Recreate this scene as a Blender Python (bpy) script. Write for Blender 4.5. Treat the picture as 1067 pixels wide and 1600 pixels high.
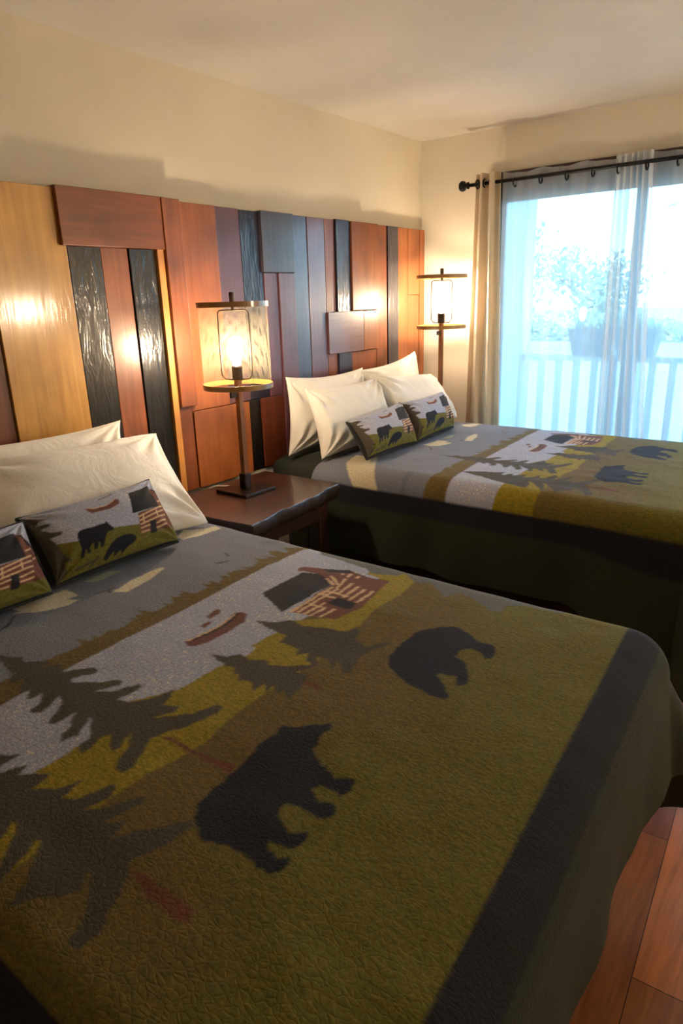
import bpy, bmesh, math, random
import numpy as np
from mathutils import Vector, Matrix
random.seed(7)
PI = math.pi
SC = bpy.context.scene
COL = SC.collection
for o in list(bpy.data.objects):
    bpy.data.objects.remove(o, do_unlink=True)

# ---------------------------------------------------------------- camera
cam_d = bpy.data.cameras.new('camera')
cam = bpy.data.objects.new('camera', cam_d)
COL.objects.link(cam)
SC.camera = cam
F_PX = 1046.7
cam_d.sensor_fit = 'HORIZONTAL'
cam_d.sensor_width = 36.0
cam_d.lens = 36.0 * F_PX / 1067.0
cam_d.clip_start = 0.02
cam_d.clip_end = 200
RIGHT = Vector((0.79769117, 0.60236454, -0.02908196))
DOWN = Vector((0.16059235, -0.25865476, -0.95252707))
FWD = Vector((-0.58129072, 0.75515209, -0.30306175))
m = Matrix.Identity(4)
for i in range(3):
    m[i][0] = RIGHT[i]; m[i][1] = -DOWN[i]; m[i][2] = -FWD[i]
m[2][3] = 1.45
cam.matrix_world = m

# ---------------------------------------------------------------- light and exposure
BULB = 305.0                      # emission of the lamp bulbs
BULB_COL = (1.0, 0.77, 0.51)
w = bpy.data.worlds.new('sky'); SC.world = w; w.use_nodes = True
nt = w.node_tree; nt.nodes.clear()
wo = nt.nodes.new('ShaderNodeOutputWorld'); bg = nt.nodes.new('ShaderNodeBackground')
tc = nt.nodes.new('ShaderNodeTexCoord'); sep = nt.nodes.new('ShaderNodeSeparateXYZ')
rmp = nt.nodes.new('ShaderNodeValToRGB')
rmp.color_ramp.elements[0].position = 0.0; rmp.color_ramp.elements[0].color = (0.50, 0.82, 1.0, 1)
rmp.color_ramp.elements[1].position = 0.35; rmp.color_ramp.elements[1].color = (0.36, 0.66, 1.0, 1)
nt.links.new(tc.outputs['Generated'], sep.inputs[0]); nt.links.new(sep.outputs['Z'], rmp.inputs[0])
nt.links.new(rmp.outputs[0], bg.inputs[0]); bg.inputs[1].default_value = 9.0
nt.links.new(bg.outputs[0], wo.inputs[0])
SC.view_settings.view_transform = 'Standard'
SC.view_settings.look = 'None'
SC.view_settings.gamma = 1.0
SC.view_settings.use_curve_mapping = False
SC.view_settings.exposure = 0.45

# ---------------------------------------------------------------- helpers
def lin(r, g, b):
    f = lambda v: (v/255/12.92) if v/255 <= 0.04045 else ((v/255+0.055)/1.055)**2.4
    return (f(r), f(g), f(b))

class N:
    """small wrapper for building one material's node tree"""
    def __init__(s, name):
        s.m = bpy.data.materials.new(name); s.m.use_nodes = True
        s.t = s.m.node_tree; s.b = s.t.nodes['Principled BSDF']; s.o = s.t.nodes['Material Output']
    def n(s, typ, **k):
        x = s.t.nodes.new('ShaderNode'+typ)
        for a, v in k.items():
            setattr(x, a, v)
        return x
    def l(s, a, b): s.t.links.new(a, b)
    def set(s, **k):
        for a, v in k.items():
            i = s.b.inputs[a.replace('_', ' ')]
            i.default_value = (*v, 1) if isinstance(v, tuple) and len(v) == 3 else v
    def coords(s, scale=(1, 1, 1), rot=(0, 0, 0), src='Object'):
        t = s.n('TexCoord'); mp = s.n('Mapping')
        mp.inputs['Scale'].default_value = scale; mp.inputs['Rotation'].default_value = rot
        s.l(t.outputs[src], mp.inputs[0]); return mp.outputs[0]
    def noise(s, co, scale, detail=3, rough=0.55, dist=0.0):
        x = s.n('TexNoise'); x.inputs['Scale'].default_value = scale; x.inputs['Detail'].default_value = detail
        x.inputs['Roughness'].default_value = rough; x.inputs['Distortion'].default_value = dist
        s.l(co, x.inputs['Vector']); return x.outputs['Fac']
    def ramp(s, fac, stops):
        r = s.n('ValToRGB'); e = r.color_ramp.elements
        while len(e) < len(stops): e.new(0.5)
        for el, (p, c) in zip(e, stops):
            el.position = p; el.color = (*c, 1) if len(c) == 3 else c
        s.l(fac, r.inputs[0]); return r.outputs[0]
    def mix(s, fac, a, b, mode='MIX'):
        x = s.n('Mix', data_type='RGBA', blend_type=mode)
        for i, v in ((0, fac), (6, a), (7, b)):
            if hasattr(v, 'is_linked') or hasattr(v, 'links'): s.l(v, x.inputs[i])
            elif isinstance(v, tuple): x.inputs[i].default_value = (*v, 1) if len(v) == 3 else v
            else: x.inputs[i].default_value = v
        return x.outputs[2]
    def bump(s, h, strength=0.3, dist=0.01):
        b = s.n('Bump'); b.inputs['Strength'].default_value = strength; b.inputs['Distance'].default_value = dist
        s.l(h, b.inputs['Height']); s.l(b.outputs[0], s.b.inputs['Normal']); return b

def plain(name, col, rough=0.5, metal=0.0, bump=0.0, bscale=60, **k):
    q = N(name); q.set(Base_Color=col, Roughness=rough, Metallic=metal, **k)
    co = q.coords(); f = q.noise(co, bscale, 4)
    q.l(q.mix(1.0, tuple(col), q.ramp(f, [(0.3, (0.86,)*3), (0.7, (1.08,)*3)]), 'MULTIPLY'), q.b.inputs['Base Color'])
    if bump: q.bump(f, bump, 0.004)
    return q.m

def wood(name, c1, c2, rough=0.35, coat=0.5, axis='Z', scale=1.0, knots=False, bump=0.15, coat_rough=0.12, seed=0.0, warp=0.0):
    q = N(name); q.set(Roughness=rough)
    q.b.inputs['Coat Weight'].default_value = coat; q.b.inputs['Coat Roughness'].default_value = coat_rough
    sc = {'Z': (22, 22, 1.6), 'Y': (22, 1.6, 22), 'X': (1.6, 22, 22)}[axis]
    t = q.n('TexCoord'); mp = q.n('Mapping'); mp.inputs['Location'].default_value = (seed, seed*1.7, seed*0.6)
    mp.inputs['Scale'].default_value = tuple(v*scale for v in sc)
    q.l(t.outputs['Object'], mp.inputs[0])
    f = q.noise(mp.outputs[0], 1.6, 5, 0.6, 0.8)
    big = q.noise(q.coords((1, 1, 1)), 5.0, 2)
    col = q.ramp(f, [(0.30, c1), (0.68, c2)])
    col = q.mix(1.0, col, q.ramp(big, [(0.3, (0.78,)*3), (0.7, (1.15,)*3)]), 'MULTIPLY')
    if knots:
        v = q.n('TexVoronoi'); v.inputs['Scale'].default_value = 3.2
        m2 = q.n('Mapping'); m2.inputs['Scale'].default_value = (1, 1, 0.7); m2.inputs['Location'].default_value = (seed, seed, seed)
        q.l(t.outputs['Object'], m2.inputs[0]); q.l(m2.outputs[0], v.inputs['Vector'])
        col = q.mix(q.ramp(v.outputs['Distance'], [(0.03, (1,)*3), (0.10, (0,)*3)]), col, tuple(0.25*x for x in c1))
    q.l(col, q.b.inputs['Base Color'])
    h = f
    if warp:
        h = q.noise(q.coords((14, 14, 3.5)), 2.2, 3, 0.6, 1.5)
    b = q.bump(h, bump, 0.006)
    if warp: q.b.inputs['Specular IOR Level'].default_value = 0.25
    q.l(b.outputs[0], q.b.inputs['Coat Normal'])
    return q.m

def mesh_obj(name, verts, faces, mat, parent=None, smooth=False, bevel=0.0, base=None):
    """verts in world space; stored relative to the parent's base"""
    off = Vector(base) if base else (parent_base(parent) if parent else Vector((0, 0, 0)))
    me = bpy.data.meshes.new(name)
    me.from_pydata([tuple(Vector(v)-off) for v in verts], [], faces)
    me.update()
    o = bpy.data.objects.new(name, me); COL.objects.link(o)
    if mat: me.materials.append(mat)
    if smooth:
        me.polygons.foreach_set('use_smooth', [True]*len(me.polygons))
    if parent: o.parent = parent
    if parent is None or base: o.location = off if parent is None else off-parent_base(parent)
    if bevel:
        md = o.modifiers.new('bevel', 'BEVEL'); md.width = bevel; md.segments = 2; md.limit_method = 'ANGLE'
    return o

def parent_base(p):
    v = Vector((0, 0, 0))
    while p is not None:
        v = v + Vector(p.location); p = p.parent
    return v

def thing(name, label, cat, loc, group=None):
    o = bpy.data.objects.new(name, None); COL.objects.link(o); o.location = loc
    o.empty_display_size = 0.05
    return tag(o, label, cat, group)

def tag(o, label, cat, group=None):
    o['label'] = label; o['category'] = cat
    if group: o['group'] = group
    return o

def struct(o):
    o['kind'] = 'structure'; return o

class MB:
    """collects shapes into one mesh"""
    def __init__(s): s.v = []; s.f = []
    def add(s, v, f):
        k = len(s.v); s.v += [tuple(x) for x in v]; s.f += [tuple(i+k for i in q) for q in f]
    def box(s, x0, x1, y0, y1, z0, z1, M=None):
        v = [(x, y, z) for x in (x0, x1) for y in (y0, y1) for z in (z0, z1)]
        if M: v = [M @ Vector(p) for p in v]
        s.add(v, [(0, 1, 3, 2), (4, 6, 7, 5), (0, 4, 5, 1), (2, 3, 7, 6), (0, 2, 6, 4), (1, 5, 7, 3)]); return s
    def prism(s, poly, z0, z1):
        n = len(poly)
        s.add([(x, y, z0) for x, y in poly]+[(x, y, z1) for x, y in poly],
              [tuple(range(n-1, -1, -1)), tuple(range(n, 2*n))]+[(i, (i+1) % n, n+(i+1) % n, n+i) for i in range(n)]); return s
    def lathe(s, cx, cy, prof, n=24, caps=True):
        k = len(prof)
        v = [(cx+r*math.cos(2*PI*i/n), cy+r*math.sin(2*PI*i/n), z) for r, z in prof for i in range(n)]
        f = [(a*n+i, a*n+(i+1) % n, (a+1)*n+(i+1) % n, (a+1)*n+i) for a in range(k-1) for i in range(n)]
        if caps: f += [tuple(range(n-1, -1, -1)), tuple(range((k-1)*n, k*n))]
        s.add(v, f); return s
    def tube(s, pts, r, n=8, closed=False):
        pts = [Vector(p) for p in pts]; m_ = len(pts); v = []; up = None
        for i, p in enumerate(pts):
            if closed: d = pts[(i+1) % m_]-pts[i-1]
            else: d = pts[min(i+1, m_-1)]-pts[max(i-1, 0)]
            d.normalize()
            if up is None: up = d.orthogonal().normalized()
            up = (up-d*up.dot(d)).normalized(); w_ = d.cross(up)
            rr = r[i] if isinstance(r, (list, tuple)) else r
            v += [p+rr*(math.cos(2*PI*j/n)*up+math.sin(2*PI*j/n)*w_) for j in range(n)]
        f = []
        for a in range(m_ if closed else m_-1):
            b = (a+1) % m_
            f += [(a*n+j, a*n+(j+1) % n, b*n+(j+1) % n, b*n+j) for j in range(n)]
        if not closed: f += [tuple(range(n-1, -1, -1)), tuple(range((m_-1)*n, m_*n))]
        s.add(v, f); return s
    def make(s, name, mat, parent=None, **k): return mesh_obj(name, s.v, s.f, mat, parent, **k)

def vnoise(x, y, seed=0):
    """cheap smooth value noise, numpy arrays"""
    def h(i, j): 
        n = np.sin(i*127.1+j*311.7+seed*74.7)*43758.5453
        return n-np.floor(n)
    xi = np.floor(x); yi = np.floor(y); fx = x-xi; fy = y-yi
    fx = fx*fx*(3-2*fx); fy = fy*fy*(3-2*fy)
    return (h(xi, yi)*(1-fx)+h(xi+1, yi)*fx)*(1-fy)+(h(xi, yi+1)*(1-fx)+h(xi+1, yi+1)*fx)*fy

# ---------------------------------------------------------------- pattern of the quilts and cushions (millimetres / thousandths)
QP=[
('cream',[-1469,652,-1465,707,-1451,750,-1411,788,-1404,748,-1424,692]),
('cream',[-1378,855,-1403,938,-1408,1028,-1391,1026,-1366,962,-1347,876]),
('palegreen',[-1495,852,-1505,938,-1478,955,-1466,871]),
('cream',[-1565,1210,-1609,1273,-1560,1334,-1559,1362,-1524,1357,-1520,1256,-1531,1207]),
('ridge',[-1409,827,-1401,855,-1395,853,-1402,825]),
('ridge',[-1401,854,-1401,879,-1394,878,-1394,854]),
('ridge',[-1397,858,-1378,854,-1379,847,-1399,851]),
('ridge',[-1416,590,-1428,619,-1422,622,-1409,593]),
('ridge',[-1428,618,-1459,647,-1455,652,-1423,623]),
('ridge',[-1306,1126,-1293,1163,-1287,1161,-1300,1124]),
('ridge',[-1343,1205,-1316,1192,-1319,1186,-1346,1199]),
('cream',[-1625,228,-1661,350,-1555,367,-1440,165,-1327,-54,-1380,-85]),
('cream',[-1498,661,-1490,801,-1435,797,-1433,681]),
('lake',[-1185,1358,-1164,1064,-1147,839,-1136,674,-1130,580,-1120,443,-921,342,-916,370,-902,400,-901,481,-950,567,-898,660,-898,759,-883,823,-910,1020,-938,1019,-956,1192,-947,1276,-933,1318,-961,1353,-985,1357,-983,1325,-1025,1353,-1041,1337,-1092,1367,-1100,1348,-1139,1367,-1161,1359,-1177,1355]),
('yellow',[-914,338,-902,400,-902,482,-950,567,-898,660,-898,759,-883,823,-898,978,-785,803,-738,579,-741,577,-767,383,-751,255]),
('yellow',[-903,858,-899,927,-911,982,-837,1050,-817,1122,-852,1296,-927,1304,-940,1353,-880,1340,-857,1381,-815,1357,-794,1310,-785,1237,-785,1153,-785,1114,-767,1051,-784,1004,-862,969,-811,919,-788,843,-815,825]),
('mist',[-1122,1355,-950,1331,-918,1315,-855,1341,-851,1365,-798,1325,-764,1347,-731,1322,-693,1285,-677,1335,-645,1323,-615,1312,-576,1281,-549,1291,-558,1328,-525,1355,-429,1365,-467,1473,-814,1468,-1171,1416]),
('trunk',[-812,553,-798,563,-725,563,-661,574,-652,557,-716,554]),
('trunk',[-631,359,-613,364,-565,367,-519,368,-510,352,-526,345,-579,348]),
('trunk',[-742,819,-690,821,-683,807,-723,805]),
('tree',[-950,786,-911,797,-899,821,-867,812,-838,832,-822,820,-790,835,-736,879,-759,828,-731,833,-723,805,-712,774,-710,745,-736,770,-738,751,-764,771,-756,744,-780,766,-780,728,-798,754,-815,755,-830,745,-842,764,-854,756,-869,774,-893,772]),
('tree',[-977,944,-937,959,-908,990,-872,981,-838,995,-773,1012,-768,1041,-750,1027,-742,999,-703,985,-680,1033,-672,1021,-695,951,-672,887,-687,877,-719,913,-706,871,-734,902,-765,904,-743,867,-774,875,-789,903,-802,879,-814,902,-865,900,-872,928,-931,932]),
('tree',[-1358,541,-1305,537,-1275,544,-1254,559,-1230,550,-1197,580,-1184,577,-1186,559,-1166,585,-1127,575,-1108,600,-1092,617,-1077,613,-1074,601,-1093,567,-1082,560,-1039,593,-1016,620,-1003,616,-1000,605,-1015,577,-1022,565,-990,591,-973,633,-961,629,-957,613,-963,575,-937,583,-913,616,-904,661,-889,632,-882,610,-858,627,-851,625,-849,607,-865,578,-817,623,-803,665,-790,670,-783,659,-793,602,-816,558,-823,541,-802,512,-784,478,-789,462,-805,464,-822,482,-836,509,-860,532,-851,510,-841,490,-852,485,-882,511,-891,494,-881,467,-881,451,-900,460,-906,483,-956,520,-942,500,-925,476,-935,449,-947,455,-960,481,-990,510,-989,485,-990,469,-1002,467,-1012,476,-1019,496,-1039,516,-1057,520,-1047,496,-1042,477,-1055,465,-1066,470,-1071,490,-1095,512,-1096,490,-1104,484,-1123,503,-1132,486,-1175,516,-1176,492,-1192,496,-1202,512,-1250,520]),
('tree',[-1128,334,-1044,371,-991,377,-962,398,-963,363,-951,357,-931,392,-919,372,-883,400,-888,420,-872,367,-843,387,-826,421,-819,379,-795,396,-779,441,-766,437,-757,414,-769,382,-747,402,-719,449,-709,444,-725,382,-700,407,-691,374,-675,399,-628,458,-619,453,-621,413,-638,367,-619,349,-603,313,-585,283,-589,260,-602,256,-608,261,-617,286,-666,328,-674,325,-654,306,-669,283,-692,267,-702,243,-710,243,-723,275,-771,321,-778,319,-762,292,-751,255,-754,240,-768,255,-777,268,-825,319,-835,319,-819,290,-818,246,-898,260]),
('brown',[-1088,1217,-1095,1231,-1091,1247,-1039,1270,-975,1299,-904,1286,-852,1296,-817,1122,-832,1044,-940,1016,-956,1192,-1028,1230]),
('roof',[-1064,1057,-1068,1212,-1028,1230,-993,1216,-956,1192,-953,1006]),
('roof',[-1044,1264,-976,1301,-964,1287,-1014,1253]),
('log',[-942,1019,-947,1182,-939,1182,-934,1019]),
('log',[-928,1025,-929,1178,-921,1178,-920,1025]),
('log',[-910,1027,-907,1099,-899,1099,-902,1027]),
('log',[-893,1029,-889,1083,-881,1082,-885,1029]),
('log',[-871,1036,-867,1085,-859,1085,-863,1036]),
('log',[-989,1221,-951,1198,-955,1191,-993,1214]),
('log',[-989,1240,-940,1204,-945,1198,-993,1234]),
('log',[-932,1175,-954,1243,-946,1245,-925,1177]),
('log',[-912,1155,-922,1228,-914,1229,-904,1156]),
('log',[-889,1144,-897,1221,-889,1222,-881,1145]),
('log',[-868,1142,-873,1215,-865,1215,-860,1142]),
('log',[-845,1140,-851,1218,-843,1218,-837,1140]),
('log',[-983,1264,-980,1273,-972,1271,-975,1261]),
('log',[-956,1253,-966,1280,-958,1283,-949,1256]),
('log',[-936,1260,-938,1278,-930,1280,-928,1262]),
('log',[-946,1157,-878,1158,-878,1150,-946,1149]),
('log',[-947,1134,-880,1135,-880,1127,-947,1126]),
('log',[-932,1080,-894,1080,-894,1072,-932,1072]),
('roof',[-900,1101,-895,1136,-837,1139,-834,1101]),
('brown',[-1028,789,-1030,808,-1023,847,-1027,899,-1045,940,-1033,960,-1013,955,-993,927,-986,869,-986,814,-998,780,-1014,779]),
('log',[-1030,794,-1025,846,-1017,845,-1022,794]),
('log',[-1025,845,-1029,896,-1021,897,-1017,845]),
('log',[-1029,895,-1042,943,-1035,946,-1021,897]),
('roof',[-1022,803,-1019,844,-1011,844,-1014,802]),
('roof',[-1019,844,-1023,895,-1015,895,-1011,844]),
('roof',[-1022,894,-1038,946,-1030,948,-1015,896]),
('brown',[-1086,899,-1094,931,-1086,944,-1072,926,-1066,891]),
('brown',[-1060,854,-1065,885,-1053,889,-1044,856]),
('bear',[-660,669,-669,683,-665,691,-651,691,-632,714,-614,726,-604,738,-592,726,-598,706,-589,683,-588,669,-571,657,-545,648,-518,637,-495,653,-487,646,-484,623,-494,614,-525,615,-536,603,-518,592,-503,587,-493,597,-484,596,-475,584,-480,566,-495,563,-519,564,-546,557,-540,537,-515,523,-501,519,-486,538,-479,531,-476,513,-483,502,-500,496,-518,493,-505,483,-489,478,-477,492,-469,483,-469,465,-479,455,-502,453,-529,460,-555,457,-588,444,-605,448,-630,467,-645,486,-650,515,-653,564,-659,605,-665,640]),
('bear',[-640,966,-648,983,-654,1042,-652,1102,-627,1141,-600,1163,-564,1153,-524,1130,-496,1132,-483,1114,-477,1084,-486,1074,-501,1091,-528,1095,-541,1079,-540,1049,-516,1043,-493,1016,-474,976,-485,958,-493,961,-500,984,-535,977,-534,968,-503,943,-482,920,-482,906,-500,902,-536,908,-566,913,-604,934,-625,947]),
]
CP=[
('grass',[38,473,196,371,481,379,661,325,1115,141,1087,-157,-30,-122,-136,137]),
('tree',[-46,1108,0,1000,34,920,87,863,132,810,69,814,45,782,111,725,111,701,49,706,95,612,156,568,135,532,67,545,89,439,103,246,134,167,76,188,86,73,0,0,-44,-108,-136,137]),
('brown',[363,784,401,740,503,716,590,783,610,745,593,688,517,654,384,672,367,709]),
('log',[369,774,410,727,414,738,372,784]),
('log',[412,727,504,716,506,729,413,738]),
('log',[506,717,590,773,588,784,504,728]),
('brown',[901,850,965,738,1015,580,1007,393,1026,199,888,170,646,191,693,474,910,496]),
('roof',[706,811,901,850,910,496,650,487]),
('roof',[923,792,1006,530,1021,544,937,806]),
('log',[684,409,956,498,954,516,682,427]),
('log',[679,355,941,431,939,449,678,374]),
('log',[674,301,932,356,931,375,673,320]),
('log',[662,252,777,265,777,284,662,270]),
('log',[809,259,917,286,915,305,808,278]),
('log',[657,197,729,196,729,215,658,216]),
('log',[796,200,901,218,900,237,795,219]),
('log',[725,453,703,324,713,319,735,448]),
('log',[854,457,841,363,852,359,865,453]),
('log',[922,568,978,593,975,611,919,586]),
('log',[953,447,982,459,979,478,951,465]),
('roof',[759,322,811,316,782,153,726,157]),
('bear',[227,466,249,489,289,495,338,479,387,485,423,476,439,501,447,476,449,448,470,378,460,353,418,355,395,317,364,230,351,190,327,203,337,245,329,270,306,191,282,197,289,246,300,278,282,270,258,237,257,181,233,178,237,232,235,247,210,172,200,153,181,166,209,255,210,347,214,410]),
('bear',[334,58,365,131,409,196,462,240,523,251,572,236,603,193,604,149,574,114,541,104,504,72,473,38,470,86,445,74,418,41,415,101,387,72,359,34]),
('tree',[482,852,523,854,524,868,483,866]),
('tree',[525,854,543,870,540,883,522,867]),
('tree',[539,858,602,888,601,902,538,872]),
('tree',[133,49,299,76,299,96,133,69]),
('tree',[234,22,307,101,302,118,229,39]),
]
PAL = {
 'mist': (0.115, 0.118, 0.110), 'slate': (0.165, 0.180, 0.225), 'cream': (0.55, 0.50, 0.36), 'palegreen': (0.30, 0.33, 0.22),
 'ridge': (0.055, 0.055, 0.070), 'hill': (0.115, 0.082, 0.025), 'lake': (0.33, 0.355, 0.46),
 'yellow': (0.24, 0.19, 0.014), 'trunk': (0.13, 0.045, 0.025), 'tree': (0.062, 0.055, 0.040),
 'brown': (0.14, 0.055, 0.040), 'roof': (0.016, 0.016, 0.022), 'log': (0.60, 0.42, 0.25),
 'bear': (0.011, 0.012, 0.020), 'grass': (0.125, 0.115, 0.022), 'band': (0.014, 0.015, 0.021),
 'edge': (0.027, 0.034, 0.021)}

def paint(X, Y, polys, col, aux, warp=0.0):
    if warp:
        X = X+warp*(vnoise(X*0.13, Y*0.13, 3)-0.5); Y = Y+warp*(vnoise(X*0.13, Y*0.13, 9)-0.5)
    for key, p in polys:
        px = np.array(p[0::2], float); py = np.array(p[1::2], float)
        idx = np.nonzero((X >= px.min()) & (X <= px.max()) & (Y >= py.min()) & (Y <= py.max()))[0]
        if len(idx) == 0: continue
        x = X[idx]; y = Y[idx]; ins = np.zeros(len(idx), bool)
        j = len(px)-1
        for i in range(len(px)):
            c = (py[i] > y) != (py[j] > y)
            with np.errstate(divide='ignore', invalid='ignore'):
                xx = (px[j]-px[i])*(y-py[i])/(py[j]-py[i]+1e-12)+px[i]
            ins ^= c & (x < xx); j = i
        k = idx[ins]
        col[k] = PAL[key]
        aux[k, 0] = 1.0 if key == 'lake' else 0.0
        aux[k, 1] = 1.0 if key in ('yellow', 'grass', 'hill') else 0.0

def set_cols(me, col, aux):
    n = len(me.vertices)
    a = me.color_attributes.new('pattern', 'FLOAT_COLOR', 'POINT')
    b = np.ones((n, 4), np.float32); b[:, :3] = col; a.data.foreach_set('color', b.ravel())
    a2 = me.color_attributes.new('marks', 'FLOAT_COLOR', 'POINT')
    b2 = np.ones((n, 4), np.float32); b2[:, :3] = 0; b2[:, :2] = aux; a2.data.foreach_set('color', b2.ravel())

def textile(name, fleck_scale=(190, 65, 60), quilting=True):
    q = N(name); q.set(Roughness=0.92)
    q.b.inputs['Sheen Weight'].default_value = 0.02; q.b.inputs['Specular IOR Level'].default_value = 0.25; q.b.inputs['Sheen Roughness'].default_value = 0.5
    a = q.n('Attribute', attribute_name='pattern'); b = q.n('Attribute', attribute_name='marks')
    sp = q.n('SeparateColor'); q.l(b.outputs['Color'], sp.inputs[0])
    fl = q.noise(q.coords(fleck_scale, src='UV'), 1.0, 2, 0.5)
    dens = q.noise(q.coords((1, 1, 1), src='UV'), 7.0, 2)
    ad = q.n('Math', operation='MULTIPLY_ADD'); q.l(dens, ad.inputs[0]); ad.inputs[1].default_value = 0.28; q.l(fl, ad.inputs[2])
    fm = q.ramp(ad.outputs[0], [(0.745, (0,)*3), (0.77, (1,)*3)])
    mu = q.n('Math', operation='MULTIPLY'); q.l(fm, mu.inputs[0]); q.l(sp.outputs[0], mu.inputs[1])
    col = q.mix(mu.outputs[0], a.outputs['Color'], (0.52, 0.50, 0.42))
    # heathered yarn mottling, stronger on the meadow colours
    n1 = q.noise(q.coords((1, 1, 1), src='UV'), 160.0, 3, 0.7)
    n2 = q.noise(q.coords((1, 2.2, 1), src='UV'), 55.0, 3, 0.6)
    col = q.mix(1.0, col, q.ramp(n1, [(0.35, (0.80,)*3), (0.65, (1.22,)*3)]), 'MULTIPLY')
    mt = q.ramp(n2, [(0.36, (0.76, 0.84, 0.78)), (0.5, (1, 1, 1)), (0.64, (1.26, 1.10, 0.95))])
    mm = q.mix(sp.outputs[1], (1, 1, 1), mt)
    col = q.mix(1.0, col, mm, 'MULTIPLY')
    q.l(col, q.b.inputs['Base Color'])
    if quilting:
        # puckered quilting stitches
        t = q.coords((1.0, 1.5, 1), src='UV')
        wv = q.n('TexNoise'); wv.inputs['Scale'].default_value = 26; wv.inputs['Detail'].default_value = 2
        q.l(t, wv.inputs['Vector'])
        vm = q.n('VectorMath', operation='MULTIPLY_ADD'); q.l(wv.outputs['Color'], vm.inputs[0])
        vm.inputs[1].default_value = (0.02, 0.02, 0); q.l(t, vm.inputs[2])
        v = q.n('TexVoronoi', feature='DISTANCE_TO_EDGE'); v.inputs['Scale'].default_value = 80
        q.l(vm.outputs[0], v.inputs['Vector'])
        h = q.ramp(v.outputs['Distance'], [(0.0, (0,)*3), (0.16, (0.75,)*3), (0.5, (1,)*3)])
        fine = q.noise(q.coords((1, 1, 1), src='UV'), 420, 2)
        hh = q.n('Math', operation='MULTIPLY_ADD'); q.l(fine, hh.inputs[0]); hh.inputs[1].default_value = 0.3; q.l(h, hh.inputs[2])
        q.bump(hh.outputs[0], 0.22, 0.002)
    else:
        q.bump(n1, 0.3, 0.002)
    return q.m

def grid_mesh(name, P, mat, parent=None, base=None, uv=None, both=False):
    """P: array (nu, nv, 3) in world space"""
    nu, nv, _ = P.shape
    off = np.array(base if base is not None else (0, 0, 0), float)
    me = bpy.data.meshes.new(name)
    V = (P.reshape(-1, 3)-off).astype(np.float32)
    i = np.arange(nu-1)[:, None]*nv+np.arange(nv-1)[None, :]
    F = np.stack([i, i+nv, i+nv+1, i+1], -1).reshape(-1, 4)
    me.vertices.add(len(V)); me.vertices.foreach_set('co', V.ravel())
    me.loops.add(F.size); me.loops.foreach_set('vertex_index', F.ravel().astype(np.int32))
    me.polygons.add(len(F)); me.polygons.foreach_set('loop_start', np.arange(0, F.size, 4, dtype=np.int32))
    me.polygons.foreach_set('use_smooth', np.ones(len(F), bool))
    me.update(calc_edges=True)
    if uv is not None:
        u = me.uv_layers.new(name='uv'); U = uv.reshape(-1, 2)[F.ravel()].astype(np.float32)
        u.data.foreach_set('uv', U.ravel())
    if mat: me.materials.append(mat)
    o = bpy.data.objects.new(name, me); COL.objects.link(o)
    if parent:
        o.parent = parent; o.location = Vector(off)-parent_base(parent)
    else: o.location = off
    return o

# ================================================================ the room
XW, XR, YB, YW, ZC = -2.245, 1.7, -2.6, 3.79, 2.31
def wall_mat(name, col, b=0.25):
    q = N(name); q.set(Roughness=0.85)
    co = q.coords()
    f = q.noise(co, 3.0, 3); g = q.noise(co, 150, 3)
    q.l(q.mix(1.0, tuple(col), q.ramp(f, [(0.3, (0.96,)*3), (0.7, (1.03,)*3)]), 'MULTIPLY'), q.b.inputs['Base Color'])
    q.bump(g, b, 0.002); return q.m
M_wall = wall_mat('cream wall paint', (0.70, 0.63, 0.50))
M_wall2 = wall_mat('window wall paint', (0.70, 0.64, 0.53))
M_ceil = wall_mat('ceiling paint', (0.66, 0.62, 0.55), 0.5)
M_white = plain('white painted wood', (0.72, 0.70, 0.64), 0.45)
M_dkwood = wood('dark stained trim', (0.022, 0.010, 0.006), (0.05, 0.022, 0.012), 0.45, 0.2, 'X')
# floor of wide glossy boards running along the headboard wall
q = N('red brown floorboards'); q.set(Roughness=0.33)
q.b.inputs['Coat Weight'].default_value = 0.3; q.b.inputs['Coat Roughness'].default_value = 0.2
br = q.n('TexBrick'); br.offset = 0.37; br.inputs['Scale'].default_value = 1.0
br.inputs['Brick Width'].default_value = 1.25; br.inputs['Row Height'].default_value = 0.115
br.inputs['Mortar Size'].default_value = 0.0012; br.inputs['Bias'].default_value = -0.1
br.inputs['Color1'].default_value = (0.44, 0.165, 0.06, 1); br.inputs['Color2'].default_value = (0.11, 0.034, 0.015, 1)
br.inputs['Mortar'].default_value = (0.02, 0.006, 0.004, 1)
q.l(q.coords((1, 1, 1), (0, 0, PI/2+math.radians(-3.2))), br.inputs['Vector'])
gr = q.noise(q.coords((30, 2.5, 1)), 2.0, 5, 0.6, 0.6)
q.l(q.mix(1.0, br.outputs['Color'], q.ramp(gr, [(0.3, (0.7,)*3), (0.7, (1.25,)*3)]), 'MULTIPLY'), q.b.inputs['Base Color'])
q.bump(gr, 0.08, 0.003); M_floor = q.m

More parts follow.
